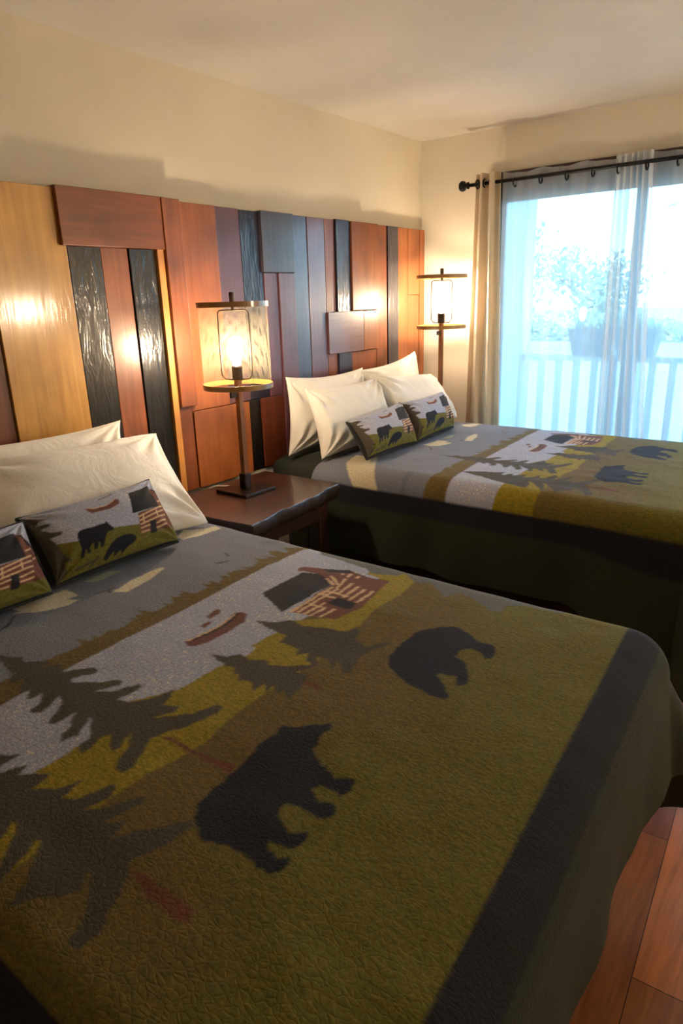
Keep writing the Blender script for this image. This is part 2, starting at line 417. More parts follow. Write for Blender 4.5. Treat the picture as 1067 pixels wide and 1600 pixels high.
struct(MB().box(XW-0.1, XR+0.1, YB-0.1, YW+0.1, -0.12, 0).make('floor', M_floor))
struct(MB().box(XW-0.1, XR+0.1, YB-0.1, YW+0.1, ZC, ZC+0.12).make('ceiling', M_ceil))
struct(MB().box(XW-0.1, XW, YB-0.1, YW+0.1, 0, ZC).make('wall_left', M_wall))
struct(MB().box(XR, XR+0.1, YB-0.1, YW+0.1, 0, ZC).make('wall_right', M_wall))
struct(MB().box(XW, XR, YB-0.1, YB, 0, ZC).make('wall_front', M_wall))
GX0, GX1, GZ0, GZ1 = -1.745, 0.15, 0.06, 1.965     # glass door opening in the window wall
wb = MB()
wb.box(XW, GX0, YW, YW+0.12, 0, ZC); wb.box(GX1, XR, YW, YW+0.12, 0, ZC)
wb.box(GX0, GX1, YW, YW+0.12, GZ1, ZC); wb.box(GX0, GX1, YW, YW+0.12, 0, GZ0)
struct(wb.make('wall_back', M_wall2))
struct(MB().box(XW, XW+0.012, YB, YW, 0, 0.11).make('baseboard_left', M_white, bevel=0.004))
struct(MB().box(XW+0.012, -1.78, YW-0.012, YW, 0, 0.11).make('baseboard_back', M_white, bevel=0.004))
# sliding glass door
M_frame = plain('bronze window frame', (0.26, 0.27, 0.29), 0.4)
q = N('window glass'); q.set(Base_Color=(0.92, 0.98, 1.0), Roughness=0.0, Transmission_Weight=1.0, IOR=1.45)
tr = q.n('BsdfTransparent'); tr.inputs[0].default_value = (0.90, 0.96, 0.98, 1)
gl = q.n('BsdfGlossy'); gl.inputs['Roughness'].default_value = 0.0
fr = q.n('Fresnel'); fr.inputs[0].default_value = 1.45
ms = q.n('MixShader'); q.l(fr.outputs[0], ms.inputs[0]); q.l(tr.outputs[0], ms.inputs[1]); q.l(gl.outputs[0], ms.inputs[2])
q.l(ms.outputs[0], q.o.inputs[0]); M_glass = q.m
win = bpy.data.objects.new('window_1', None); COL.objects.link(win); win.location = (GX0, YW, 0); struct(win)
fm = MB(); xm = -1.0
for a, b in ((GX0, xm+0.03), (xm-0.03, GX1)):
    yy = YW+(0.02 if a == GX0 else 0.06)
    fm.box(a, a+0.035, yy, yy+0.035, GZ0, GZ1); fm.box(b-0.04, b, yy, yy+0.035, GZ0, GZ1)
    fm.box(a, b, yy, yy+0.035, GZ0, GZ0+0.05); fm.box(a, b, yy, yy+0.035, GZ1-0.03, GZ1)
fm.make('window_frame', M_frame, win, bevel=0.003)
MB().box(GX0+0.03, xm, YW+0.036, YW+0.040, GZ0+0.04, GZ1-0.03).make('window_pane', M_glass, win)
MB().box(xm, GX1-0.04, YW+0.076, YW+0.080, GZ0+0.04, GZ1-0.03).make('window_pane', M_glass, win)
tb = MB(); tb.box(-1.80, 0.23, YW-0.022, YW, GZ1-0.005, 2.084); tb.box(-1.80, GX0+0.002, YW-0.022, YW, 0, GZ1)
tb.box(GX1, 0.23, YW-0.022, YW, 0, GZ1)
struct(tb.make('trim_1', M_dkwood, bevel=0.003))

# ================================================================ headboard wall of reclaimed boards
XH = -2.2
hb = thing('headboard', 'wide headboard wall of mixed reclaimed wooden boards, red brown, golden and glossy black', 'headboard', (XH-0.03, 2.0, 0.69))
WC = {  # purple and blue tones: window reflection mixed into the board colour
 'gold': ((0.40, 0.18, 0.026), (0.56, 0.28, 0.048)), 'red': ((0.15, 0.036, 0.010), (0.24, 0.062, 0.016)),
 'dkred': ((0.10, 0.022, 0.010), (0.17, 0.040, 0.016)), 'orange': ((0.23, 0.062, 0.013), (0.33, 0.095, 0.020)),
 'amber': ((0.50, 0.20, 0.04), (0.62, 0.27, 0.06)), 'plum_sheen': ((0.085, 0.030, 0.040), (0.125, 0.046, 0.058)),
 'mauve_sheen': ((0.105, 0.038, 0.052), (0.15, 0.058, 0.074)), 'ink': ((0.009, 0.009, 0.020), (0.024, 0.024, 0.050)),
 'black': ((0.005, 0.004, 0.004), (0.015, 0.012, 0.010)), 'slate': ((0.040, 0.036, 0.052), (0.062, 0.055, 0.075)),
 'blue_sheen': ((0.040, 0.045, 0.090), (0.065, 0.072, 0.135)), 'rust': ((0.17, 0.044, 0.012), (0.26, 0.074, 0.019))}
T, B_ = 1.826, 0.69
planks = [  # y0, y1, z0, z1, thickness, colour, knots
 (-0.10, 0.22, B_, T, .020, 'red', 0), (0.22, 0.40, B_, T, .026, 'black', 0), (0.40, 0.72, B_, T, .022, 'orange', 1), (0.72, 0.93, B_, T, .020, 'rust', 0),
 (0.93, 1.103, B_, T, .018, 'dkred', 0), (1.103, 1.378, B_, T, .028, 'gold', 0), (1.353, 1.797, 1.648, T+.006, .046, 'red', 1),
 (1.38, 1.508, B_, 1.648, .024, 'black', 0), (1.51, 1.625, B_, 1.648, .020, 'rust', 0), (1.627, 1.742, B_, 1.648, .026, 'black', 0),
 (1.744, 1.776, B_, 1.70, .040, 'amber', 0), (1.778, 1.864, 1.046, T+.004, .052, 'rust', 0), (1.778, 1.845, B_, 1.046, .034, 'red', 0),
 (1.847, 2.066, 1.020, T, .030, 'orange', 0), (1.847, 2.175, B_, 1.018, .040, 'orange', 1), (2.068, 2.206, 1.020, T, .022, 'plum_sheen', 0),
 (2.177, 2.27, B_, 1.018, .018, 'black', 0), (2.208, 2.335, 1.020, T-.002, .020, 'ink', 0), (2.326, 2.541, 1.574, T+.002, .036, 'slate', 0),
 (2.272, 2.426, B_, 1.018, .024, 'dkred', 0), (2.337, 2.426, 1.020, 1.572, .024, 'mauve_sheen', 0), (2.428, 2.541, B_, 1.572, .032, 'mauve_sheen', 1),
 (2.543, 2.648, B_, T, .024, 'blue_sheen', 0), (2.650, 2.782, B_, T, .026, 'mauve_sheen', 0), (2.784, 2.864, B_, T, .024, 'rust', 0),
 (2.866, 2.982, B_, T+.003, .034, 'ink', 0), (2.780, 3.090, 1.178, 1.387, .038, 'mauve_sheen', 0), (3.092, 3.227, 1.178, 1.385, .036, 'rust', 0),
 (2.984, 3.227, 1.389, T, .044, 'rust', 0), (2.984, 3.227, B_, 1.176, .024, 'red', 0), (3.229, 3.340, B_, T, .024, 'red', 0),
 (3.342, 3.450, B_, T, .030, 'ink', 0), (3.452, 3.560, B_, T, .026, 'orange', 0), (3.562, 3.690, 1.462, T, .026, 'orange', 1),
 (3.562, 3.690, B_, 1.460, .024, 'orange', 0), (3.692, 3.748, B_, T, .028, 'orange', 1)]
# the far end of the headboard is level with the end wall
for i, (y0, y1, z0, z1, th, ck, kn) in enumerate(planks):
    c1, c2 = WC[ck]; dark = ck in ('black', 'ink')
    horiz = (y1-y0) > (z1-z0)
    mt = wood('board '+ck+' %d' % i, c1, c2, 0.42 if not dark else 0.38, {'black': 0.65, 'rust': 0.3, 'red': 0.3, 'orange': 0.35, 'dkred': 0.3}.get(ck, 0.9),
              'Y' if horiz else 'Z', knots=bool(kn), bump=0.10 if not dark else 0.45, coat_rough=0.12 if dark or ck == 'gold' else 0.20, seed=i*0.73, warp=1.0 if dark else 0.0)
    mb = MB().box(XH-0.03, XH-0.022+th, y0+0.0008, y1-0.0008, z0, z1)
    mb.make('plank', mt, hb, bevel=0.0022)
ends = MB()
nb = MB().box(XW+0.001, XH-0.031, -0.10, 3.748, B_+0.004, T-0.01).make('backing', plain('headboard backing', (0.06, 0.035, 0.02), 0.8), hb)
# pale ledge board under the headboard
struct(MB().box(XW, XW+0.035, -0.2, YW, 0.625, 0.682).make('trim_2', M_white, bevel=0.004))
out = thing('wall_outlet', 'small cream electrical outlet plate on the wall behind the wooden nightstand', 'outlet', (XW, 1.97, 0.55))
M_plate = plain('cream plastic', (0.65, 0.60, 0.48), 0.4)
M_hole = plain('dark slots', (0.02, 0.02, 0.02), 0.6)
MB().box(XW, XW+0.006, 1.935, 2.005, 0.49, 0.605).make('cover_plate', M_plate, out, bevel=0.002)
for z in (0.52, 0.565):
    for y in (1.955, 1.975): MB().box(XW+0.0055, XW+0.0066, y, y+0.006, z, z+0.018).make('slot', M_hole, out)

# ================================================================ beds
M_sheet = plain('dark green sheet', (0.020, 0.026, 0.018), 0.9, bump=0.2, bscale=200)
M_skirt = plain('dark grey green base cloth', (0.016, 0.019, 0.014), 0.95, bump=0.2, bscale=150)
M_leg = plain('black steel', (0.012, 0.012, 0.012), 0.45)
M_quilt = textile('woven lodge quilt')
M_cush = textile('woven lodge cushion', (80, 240, 1), quilting=False)
M_hem = plain('quilt binding', (0.016, 0.019, 0.016), 0.9)
ZT, RHO, DROP, SIDE = 0.772, 0.09, 0.365, 0.43
FX = -0.185                                     # foot face at the middle of the bed

def rounded_slab(x0, x1, y0, y1, z0, z1, r, nx=28, ny=22):
    """soft mattress: superellipsoid-like box as one closed mesh"""
    me_v = []; me_f = []
    bm = bmesh.new(); bmesh.ops.create_cube(bm, size=1.0)
    bmesh.ops.subdivide_edges(bm, edges=bm.edges[:], cuts=9, use_grid_fill=True)
    hx, hy, hz = (x1-x0)/2, (y1-y0)/2, (z1-z0)/2
    for v in bm.verts:
        p = Vector((v.co.x*2*hx, v.co.y*2*hy, v.co.z*2*hz))
        c = Vector((max(-hx+r, min(hx-r, p.x)), max(-hy+r, min(hy-r, p.y)), max(-hz+r, min(hz-r, p.z))))
        d = p-c
        if d.length > 1e-6: p = c+d.normalized()*r
        v.co = p+Vector(((x0+x1)/2, (y0+y1)/2, (z0+z1)/2))
    vs = [tuple(v.co) for v in bm.verts]; fs = [tuple(v.index for v in f.verts) for f in bm.faces]
    bm.free(); return vs, fs

def make_bed(y0, y1, dx, label):
    x0, x1 = -2.165, -0.275+dx
    b = thing('bed', label, 'bed', ((x0+x1)/2, (y0+y1)/2, 0), 'double beds')
    v, f = rounded_slab(x0, x1, y0+0.03, y1-0.03, 0.53, ZT-0.012, 0.075)
    mesh_obj('mattress', v, f, M_sheet, b, smooth=True)
    MB().box(x0+0.01, x1-0.02, y0+0.045, y1-0.045, 0.47, 0.53).make('platform', M_skirt, b, bevel=0.015)
    MB().box(x0+0.05, x1-0.26, y0+0.10, y1-0.10, 0.0, 0.47).make('base', M_leg, b, bevel=0.01)
    return b

def quilt_colours(px, py, shift_y):
    n = px.size
    col = np.empty((n, 3)); aux = np.zeros((n, 2))
    jit = (vnoise(px*0.05, py*0.05, 5)-0.5)*14
    # ground colours from the head: slate hills, then meadow brown to green towards the foot
    col[:] = PAL['slate']; far = px > -1200+jit; 
    base_m = np.array((0.125, 0.092, 0.026)); base_g = np.array((0.125, 0.115, 0.018))
    t = np.clip((px+800)/420+(vnoise(px*0.006, py*0.006, 4)-0.5)*1.1, 0, 1)[:, None]
    mead = base_m*(1-t)+base_g*t
    lakeb = (px > -1184-(py-1358)*0.065) & (px <= -895+(py-800)*0.02)
    col[far] = mead[far]; aux[far, 1] = 1
    col[lakeb] = PAL['lake']; aux[lakeb, 0] = 1; aux[lakeb, 1] = 0
    mid = (px > -1232-(py-1358)*0.055+50*(vnoise(py*0.045, px*0, 2)-0.5)+35*(vnoise(py*0.14, px*0, 8)-0.5)) & (px <= -1184-(py-1358)*0.065)
    col[mid] = PAL['hill']; aux[mid, 1] = 1; aux[mid, 0] = 0
    yel = (px > -895+(py-800)*0.02) & (px < -755) & (py < 900)
    col[yel] = PAL['yellow']; aux[yel, 1] = 1; aux[yel, 0] = 0
    dark = (px < -1290) & (vnoise(px*0.004, py*0.009, 12) > 0.75)
    col[dark] = np.array(PAL['slate'])*(0.82, 0.84, 0.95)
    paint(px, py, QP, col, aux, 5.0)
    # borders
    V0, V1 = (205 if shift_y == 0 else 125), 1575
    xf = -241-0.064*(py-440)
    inner = (px < xf) & (py > V0) & (py < V1)
    bandm = (~inner) & (px < xf+74) & (py > V0-80) & (py < V1+80)
    col[bandm] = PAL['band']; aux[bandm] = 0
    ed = ~inner & ~bandm
    col[ed] = PAL['edge']; aux[ed] = 0
    return col, aux

def make_quilt(y0, y1, dx, shift_y, step, xhead, label, seed):
    """y0,y1: bed side faces; pattern coordinates are bed coordinates of the near bed"""
    ya, yb = y0+RHO, y1-RHO
    u = np.arange(xhead, FX-RHO+DROP+dx+1e-6, step); v = np.arange(ya-SIDE, yb+SIDE+1e-6, step)
    U, V = np.meshgrid(u, v, indexing='ij')
    skew = lambda vv: -0.035*(vv-shift_y-0.75)
    xa = FX-RHO+dx
    eu = np.maximum(0, U-xa); ev = np.where(V < ya, V-ya, np.where(V > yb, V-yb, 0.0))
    sm = np.clip((U-dx+0.66)/0.36, 0, 1); sm = sm*sm*(3-2*sm)
    ev = ev+np.sign(ev)*0.17*sm*np.clip((np.abs(ev)-0.12)/(SIDE-0.12), 0, 1)
    r = np.hypot(eu, ev); ang = np.arctan2(np.abs(ev), np.maximum(eu, 1e-9)); ang = np.where(r < 1e-9, 0, ang)
    arc = RHO*PI/2
    th = np.minimum(r/RHO, PI/2)
    hor = RHO*np.sin(th); dz = RHO*(1-np.cos(th))
    rest = np.maximum(0, r-arc)
    corner = np.sin(2*ang)**2*(eu > 0)*(np.abs(ev) > 0)
    lx = np.where(np.abs(ev) > np.abs(eu), U, V)
    tpos = U*1.0+V*0.7
    wav = (vnoise(lx*7.0, lx*0+seed, seed)-0.5)*0.045*np.clip(rest/0.22, 0, 1)**1.3*(1-corner)
    slope = 0.10+0.46*corner+0.05*np.sin(6*ang)*corner
    hor = hor+rest*slope+wav
    dz = dz+rest*np.sqrt(np.maximum(0, 1-slope**2))
    du = np.where(r > 1e-9, eu/np.maximum(r, 1e-9), 0); dv = np.where(r > 1e-9, ev/np.maximum(r, 1e-9), 0)
    X = np.minimum(U, xa)+hor*du; Y = np.clip(V, ya, yb)+hor*dv; Z = ZT-dz
    # the top: slight crown and soft rumples
    edge = np.clip(np.minimum.reduce([Y-y0, y1-Y, (FX+dx)-X])/0.35, 0, 1)
    Z = Z+0.010*edge*edge*(3-2*edge)-0.004
    Z = Z+0.006*(vnoise(U*4.5, V*5.5, seed)-0.5)*edge+0.0030*(vnoise(U*17, V*21, seed+2)-0.5)
    # loosened head edge rolls down a little
    hd = np.clip((xhead+0.05-U)/0.05, 0, 1); Z = Z-0.018*hd**2
    X = X+skew(Y)*np.clip((X+1.6)/1.2, 0, 1)
    n = X.size
    P = np.stack([X, Y, Z], -1)
    uv = np.stack([U-dx, V-shift_y], -1)
    o = grid_mesh('quilt', P, M_quilt, base=((xhead+FX)/2, (y0+y1)/2, ZT), uv=uv)
    acc = np.zeros((n, 3)); aacc = np.zeros((n, 2))
    for ox, oy in ((-.3, -.15), (.15, -.3), (.3, .15), (-.15, .3), (0, 0)):
        c_, a_ = quilt_colours((U-dx+skew(V)*np.clip((U+1.6)/1.2, 0, 1)).ravel()*1000+ox*step*1800, (V-shift_y).ravel()*1000+oy*step*1800, shift_y)
        acc += c_/5; aacc += a_/5
    col, aux = acc, aacc
    set_cols(o.data, col, aux)
    sd = o.modifiers.new('thickness', 'SOLIDIFY'); sd.thickness = 0.006; sd.offset = -1
    tag(o, label, 'quilt', 'bear pattern quilts')
    return o

Y1A, Y1B = 0.165, 1.440
Y2A, Y2B = 2.210, 3.470
make_bed(Y1A, Y1B, 0.0, 'near bed on dark green sheets, in the foreground, left of the nightstand')
make_bed(Y2A, Y2B, -0.09, 'far bed on dark green sheets, between the nightstand and the window')
make_quilt(Y1A, Y1B, 0.0, 0.0, 0.0036, -1.90, 'olive quilt woven with bears, cabin and pines, spread over the near bed', 1)
make_quilt(Y2A, Y2B, -0.09, 2.045, 0.0048, -1.87, 'olive quilt woven with bears, cabin and pines, spread over the far bed by the window', 6)

# ---------------------------------------------------------------- pillows
def linen(name, c):
    q = N(name); q.set(Roughness=0.85)
    q.b.inputs['Sheen Weight'].default_value = 0.15
    co = q.coords(); f = q.noise(co, 7, 4, 0.6, 1.2); g = q.noise(co, 500, 2)
    q.l(q.mix(1.0, tuple(c), q.ramp(f, [(0.3, (0.97,)*3), (0.7, (1.02,)*3)]), 'MULTIPLY'), q.b.inputs['Base Color'])
    b1 = q.n('Bump'); b1.inputs['Strength'].default_value = 0.30; b1.inputs['Distance'].default_value = 0.02; q.l(f, b1.inputs['Height'])
    b2 = q.n('Bump'); b2.inputs['Strength'].default_value = 0.1; b2.inputs['Distance'].default_value = 0.001; q.l(g, b2.inputs['Height'])
    q.l(b1.outputs[0], b2.inputs['Normal']); q.l(b2.outputs[0], q.b.inputs['Normal'])
    return q.m
M_linen = linen('white cotton', (0.80, 0.77, 0.70))

def pillow_surface(TL, TR, BR, BL, th, n, seed, sag=0.02, pinch=0.05, wr=1.0, m_=None):
    m_ = m_ or n
    TL, TR, BR, BL = [np.array(p, float) for p in (TL, TR, BR, BL)]
    s = (1-np.cos(np.linspace(0, PI, n)))/2; t = (1-np.cos(np.linspace(0, PI, m_)))/2
    s = 0.6*np.linspace(0, 1, n)+0.4*s; t = 0.6*np.linspace(0, 1, m_)+0.4*t
    S_, T_ = np.meshgrid(s, t, indexing='ij')
    # seam edges bow inwards between the corners
    bs = pinch*(4*T_*(1-T_)); bt = pinch*(4*S_*(1-S_))
    S2 = 0.5+(S_-0.5)*(1-2*bs*np.abs(2*S_-1)**3*0.9); T2 = 0.5+(T_-0.5)*(1-2*bt*np.abs(2*T_-1)**3*0.9)
    T2 = T2-sag*(4*S_*(1-S_))*T_**2
    P0 = (BL*(1-S2)[..., None]+BR*S2[..., None])*(1-T2)[..., None]+(TL*(1-S2)[..., None]+TR*S2[..., None])*T2[..., None]
    nrm = np.cross(BR-BL, TL-BL); nrm /= np.linalg.norm(nrm)
    a = 1-np.abs(2*S_-1)**2.6; b = 1-np.abs(2*T_-1)**2.6
    prof = np.power(np.clip(a*b, 0, 1), 0.42)
    prof = prof*(0.82+0.18*(1-T_))
    # wrinkles radiating from the corners and along the seams
    w_ = np.zeros_like(S_)
    for (cs, ct) in ((0, 0), (1, 0), (0, 1), (1, 1)):
        d = np.hypot((S_-cs)*1.3, T_-ct); an = np.arctan2(T_-ct, (S_-cs)*1.3)
        w_ += np.sin(an*13+seed+cs*3+ct)*np.exp(-((d-0.22)/0.17)**2)*0.010
    e = np.minimum(np.minimum(S_, 1-S_), np.minimum(T_, 1-T_))
    w_ += 0.010*(vnoise(S_*16+seed, T_*2.5+seed, seed)-0.5)*np.exp(-np.minimum(T_, 1-T_)/0.16)
    w_ += 0.010*(vnoise(S_*3+seed, T_*15, seed+5)-0.5)*np.exp(-np.minimum(S_, 1-S_)/0.12)
    w_ += 0.022*(vnoise(S_*3.1+seed, T_*3.1, seed+1)-0.5)
    w_ *= wr*np.clip(e/0.05, 0, 1)
    front = P0+nrm*((th*0.62*prof+w_)[..., None])
    back = P0-nrm*((th*0.38*prof)[..., None])
    return S_, T_, front, back, nrm

def closed_pillow(name, pars, mat, base, cush=False, n=56, parent=None):
    S_, T_, Fr, Bk, nrm = pars
    nu, nv = S_.shape
    V = np.concatenate([Fr.reshape(-1, 3), Bk.reshape(-1, 3)])-np.array(base)
    K = nu*nv
    idx = lambda i, j: i*nv+j
    F = []
    for i in range(nu-1):
        for j in range(nv-1):
            F.append((idx(i, j), idx(i+1, j), idx(i+1, j+1), idx(i, j+1)))
            F.append((K+idx(i, j), K+idx(i, j+1), K+idx(i+1, j+1), K+idx(i+1, j)))
    me = bpy.data.meshes.new(name); me.from_pydata(V.tolist(), [], F); me.update()
    me.polygons.foreach_set('use_smooth', [True]*len(me.polygons))
    me.materials.append(mat)
    ST = np.concatenate([np.stack([S_, T_], -1).reshape(-1, 2)]*2)
    uvl = me.uv_layers.new(name='uv')
    li = np.empty(len(me.loops), np.int32); me.loops.foreach_get('vertex_index', li)
    sc = (np.array((0.45, 0.26)) if cush else np.array((0.7, 0.45)))
    uvl.data.foreach_set('uv', (ST[li]*sc).astype(np.float32).ravel())
    if cush:
        col = np.empty((2*K, 3)); aux = np.zeros((2*K, 2)); col[:] = PAL['lake']; aux[:, 0] = 1
        ca = np.zeros((2*K, 3)); aa = np.zeros((2*K, 2))
        for ox, oy in ((-2, -1), (1, -2), (2, 1), (-1, 2), (0, 0)):
            c1 = col.copy(); a1 = aux.copy(); paint(ST[:, 0]*1000+ox*1.6, ST[:, 1]*1000+oy*2.2, CP, c1, a1); ca += c1/5; aa += a1/5
        col, aux = ca, aa
        ev = (ST[:, 0] < 0.012) | (ST[:, 1] > 0.985) | (ST[:, 1] < 0.015)
        col[ev] = PAL['band']; aux[ev] = 0
        col[K:] = PAL['edge']; aux[K:] = 0
        set_cols(me, col, aux)
    bm = bmesh.new(); bm.from_mesh(me); bmesh.ops.remove_doubles(bm, verts=bm.verts[:], dist=0.0004); bm.to_mesh(me); bm.free()
    o = bpy.data.objects.new(name, me); COL.objects.link(o)
    if parent: o.parent = parent; o.location = Vector(base)-parent_base(parent)
    else: o.location = base
    return o

def pillow(TL, TR, BR, BL, th, seed, label, **k):
    pars = pillow_surface(TL, TR, BR, BL, th, 72, seed, m_=56, **k)
    base = tuple((np.array(BL)+np.array(BR))/2)
    o = closed_pillow('pillow', pars, M_linen, base)
    tag(o, label, 'pillow', 'white bed pillows'); return o

def cushion(TL, TR, BR, BL, th, seed, label):
    base = tuple((np.array(BL)+np.array(BR))/2)
    t = thing('cushion', label, 'cushion', base, 'bear pattern lumbar cushions')
    pars = pillow_surface(TL, TR, BR, BL, th, 150, seed, sag=0.03, pinch=0.02, wr=0.35, m_=110)
    closed_pillow('cover', pars, M_cush, base, True, parent=t)
    # dark piping round the seam
    S_, T_, Fr, Bk, nrm = pars
    E = (Fr+Bk)/2
    loop = list(E[:, -1])[::6]+list(E[-1, ::-1])[::6]+list(E[::-1, 0])[::6]+list(E[0, :])[::6]
    MB().tube(loop, 0.0035, 6, closed=True).make('piping', M_hem, t, smooth=True)
    return t

# near bed (corners: top left, top right, bottom right, bottom left as seen from the foot)
pillow((-2.09, 0.73, 1.07), (-2.05, 1.40, 1.065), (-1.93, 1.36, 0.77), (-1.95, 0.76, 0.77), 0.10, 3, 'white pillow standing against the headboard of the near bed, only its upper corner showing', wr=0.7)
pillow((-1.93, 0.74, 1.045), (-1.93, 1.455, 1.02), (-1.57, 1.345, 0.785), (-1.60, 0.70, 0.80), 0.15, 5, 'large white pillow behind the bear cushion on the near bed')
pillow((-1.92, 0.10, 1.02), (-1.82, 0.80, 0.975), (-1.55, 0.77, 0.80), (-1.55, 0.08, 0.80), 0.14, 8, 'white pillow cut off by the left edge, behind the leftmost cushion')
cushion((-1.632, 0.775, 0.945), (-1.66, 1.205, 0.945), (-1.50, 1.165, 0.79), (-1.50, 0.775, 0.79), 0.115, 2, 'bear and cabin lumbar cushion in full view on the near bed')
cushion((-1.58, 0.355, 0.95), (-1.60, 0.775, 0.945), (-1.475, 0.755, 0.79), (-1.46, 0.36, 0.79), 0.09, 4, 'bear and cabin cushion cut off by the left edge of the photo')
# far bed
pillow((-2.10, 2.335, 1.115), (-2.10, 2.95, 1.10), (-2.02, 2.93, 0.775), (-2.03, 2.25, 0.765), 0.10, 11, 'white pillow at the back of the far bed, on the nightstand side', wr=1.0)
pillow((-2.10, 2.90, 1.09), (-2.10, 3.48, 1.145), (-1.98, 3.42, 0.79), (-1.98, 2.92, 0.78), 0.10, 13, 'white pillow at the back of the far bed, nearest the window', wr=1.0)
pillow((-1.97, 2.31, 1.075), (-1.97, 2.86, 1.06), (-1.76, 2.80, 0.79), (-1.83, 2.245, 0.775), 0.12, 17, 'white pillow in front on the far bed, drooping beside the nightstand', wr=1.15)
pillow((-1.96, 2.80, 1.085), (-1.93, 3.375, 1.03), (-1.75, 3.36, 0.80), (-1.76, 2.82, 0.79), 0.12, 19, 'white pillow in front on the far bed, nearest the window curtain', wr=1.0)
cushion((-1.765, 2.345, 0.93), (-1.79, 2.83, 0.95), (-1.615, 2.70, 0.79), (-1.62, 2.29, 0.79), 0.11, 6, 'bear and cabin cushion on the far bed, the one nearer the nightstand')
cushion((-1.77, 2.79, 0.95), (-1.80, 3.27, 0.95), (-1.65, 3.13, 0.79), (-1.62, 2.70, 0.79), 0.11, 9, 'bear and cabin cushion on the far bed, the one nearer the window')

# ================================================================ nightstand
M_slab = wood('dark polished slab', (0.020, 0.006, 0.004), (0.060, 0.020, 0.010), 0.38, 0.4, 'Y', 0.7, bump=0.05, coat_rough=0.1)
M_bark = plain('dark live edge', (0.022, 0.010, 0.006), 0.5, bump=0.8, bscale=40)
M_nleg = wood('dark nightstand legs', (0.012, 0.005, 0.004), (0.035, 0.012, 0.008), 0.4, 0.3, 'Z')
ns = thing('nightstand', 'dark polished live edge nightstand between the two beds', 'nightstand', (-1.83, 1.82, 0))
def wavy(p, q_, n, amp, sd):
    o_ = []
    for i in range(n):
        t = i/n; x = p[0]+(q_[0]-p[0])*t; y = p[1]+(q_[1]-p[1])*t
        d = math.hypot(q_[0]-p[0], q_[1]-p[1]); nx, ny = (q_[1]-p[1])/d, -(q_[0]-p[0])/d
        a = amp*(math.sin(t*9+sd)+0.6*math.sin(t*23+sd*2)+0.3*math.sin(t*47+sd))*math.sin(PI*t)**0.5
        o_.append((x+nx*a, y+ny*a))
    return o_
c = [(-2.06, 1.49), (-1.565, 1.53), (-1.64, 2.12), (-2.06, 2.12)]
top = wavy(c[0], c[1], 10, 0.002, 1)+wavy(c[1], c[2], 26, 0.007, 2)+wavy(c[2], c[3], 8, 0.002, 3)+wavy(c[3], c[0], 8, 0.001, 4)
nn = len(top)
cen = (-1.84, 1.81)
ring = lambda k, z, am=0: [(cen[0]+(x-cen[0])*k+am*math.sin(i*2.1), cen[1]+(y-cen[1])*k+am*math.cos(i*1.7), z) for i, (x, y) in enumerate(top)]
V = ring(0.992, 0.722)+ring(0.998, 0.719); F = [tuple(range(nn))]+[(nn+i, nn+(i+1) % nn, (i+1) % nn, i) for i in range(nn)]
mesh_obj('tabletop', V, F, M_slab, ns)
V = ring(0.998, 0.719)+ring(1.01, 0.706, 0.003)+ring(1.0, 0.685, 0.005)+ring(0.975, 0.662, 0.004)
F = [(a*nn+nn+i, a*nn+nn+(i+1) % nn, a*nn+(i+1) % nn, a*nn+i) for a in range(3) for i in range(nn)]+[tuple(range(4*nn-1, 3*nn-1, -1))]
mesh_obj('live_edge', V, F, M_bark, ns, smooth=True)
for lx, ly in ((-1.98, 1.60), (-1.98, 2.04), (-1.68, 1.62), (-1.70, 2.05)):
    MB().box(lx-0.03, lx+0.03, ly-0.03, ly+0.03, 0, 0.665).make('leg', M_nleg, ns, bevel=0.005)
MB().box(-2.0, -1.665, 1.59, 2.07, 0.20, 0.225).make('shelf', M_nleg, ns, bevel=0.003)
MB().box(-1.995, -1.672, 1.63, 2.02, 0.58, 0.655).make('apron', M_nleg, ns, bevel=0.003)

# ================================================================ lamps
M_bronze = plain('aged bronze', (0.22, 0.085, 0.028), 0.40, 0.3)
M_ring = wood('shade hoop', (0.22, 0.11, 0.028), (0.33, 0.17, 0.045), 0.38, 0.4, 'Z', 0.5)
M_wire = plain('dark wire', (0.05, 0.028, 0.015), 0.35, 0.8)
M_base = plain('dark bronze plate', (0.022, 0.010, 0.006), 0.35, 0.3)
def bulb_material(name, power):
    q = N(name); em = q.n('Emission'); em.inputs[0].default_value = (*BULB_COL, 1); em.inputs[1].default_value = power
    q.l(em.outputs[0], q.o.inputs[0]); return q.m
M_bulb = bulb_material('warm bulb', BULB)
q = N('perforated metal screen'); q.set(Base_Color=(0.34, 0.28, 0.18), Roughness=0.5, Metallic=0.4)
co = q.coords((1, 1, 1), src='UV'); v = q.n('TexVoronoi'); v.inputs['Scale'].default_value = 1.0; v.inputs['Randomness'].default_value = 0.0
mp = q.n('Mapping'); mp.inputs['Scale'].default_value = (300, 300, 1); mp.inputs['Rotation'].default_value = (0, 0, PI/4)
q.l(co, mp.inputs[0]); q.l(mp.outputs[0], v.inputs['Vector'])
hole = q.ramp(v.outputs['Distance'], [(0.50, (0,)*3), (0.54, (1,)*3)])
q.l(hole, q.b.inputs['Alpha']); M_screen = q.m

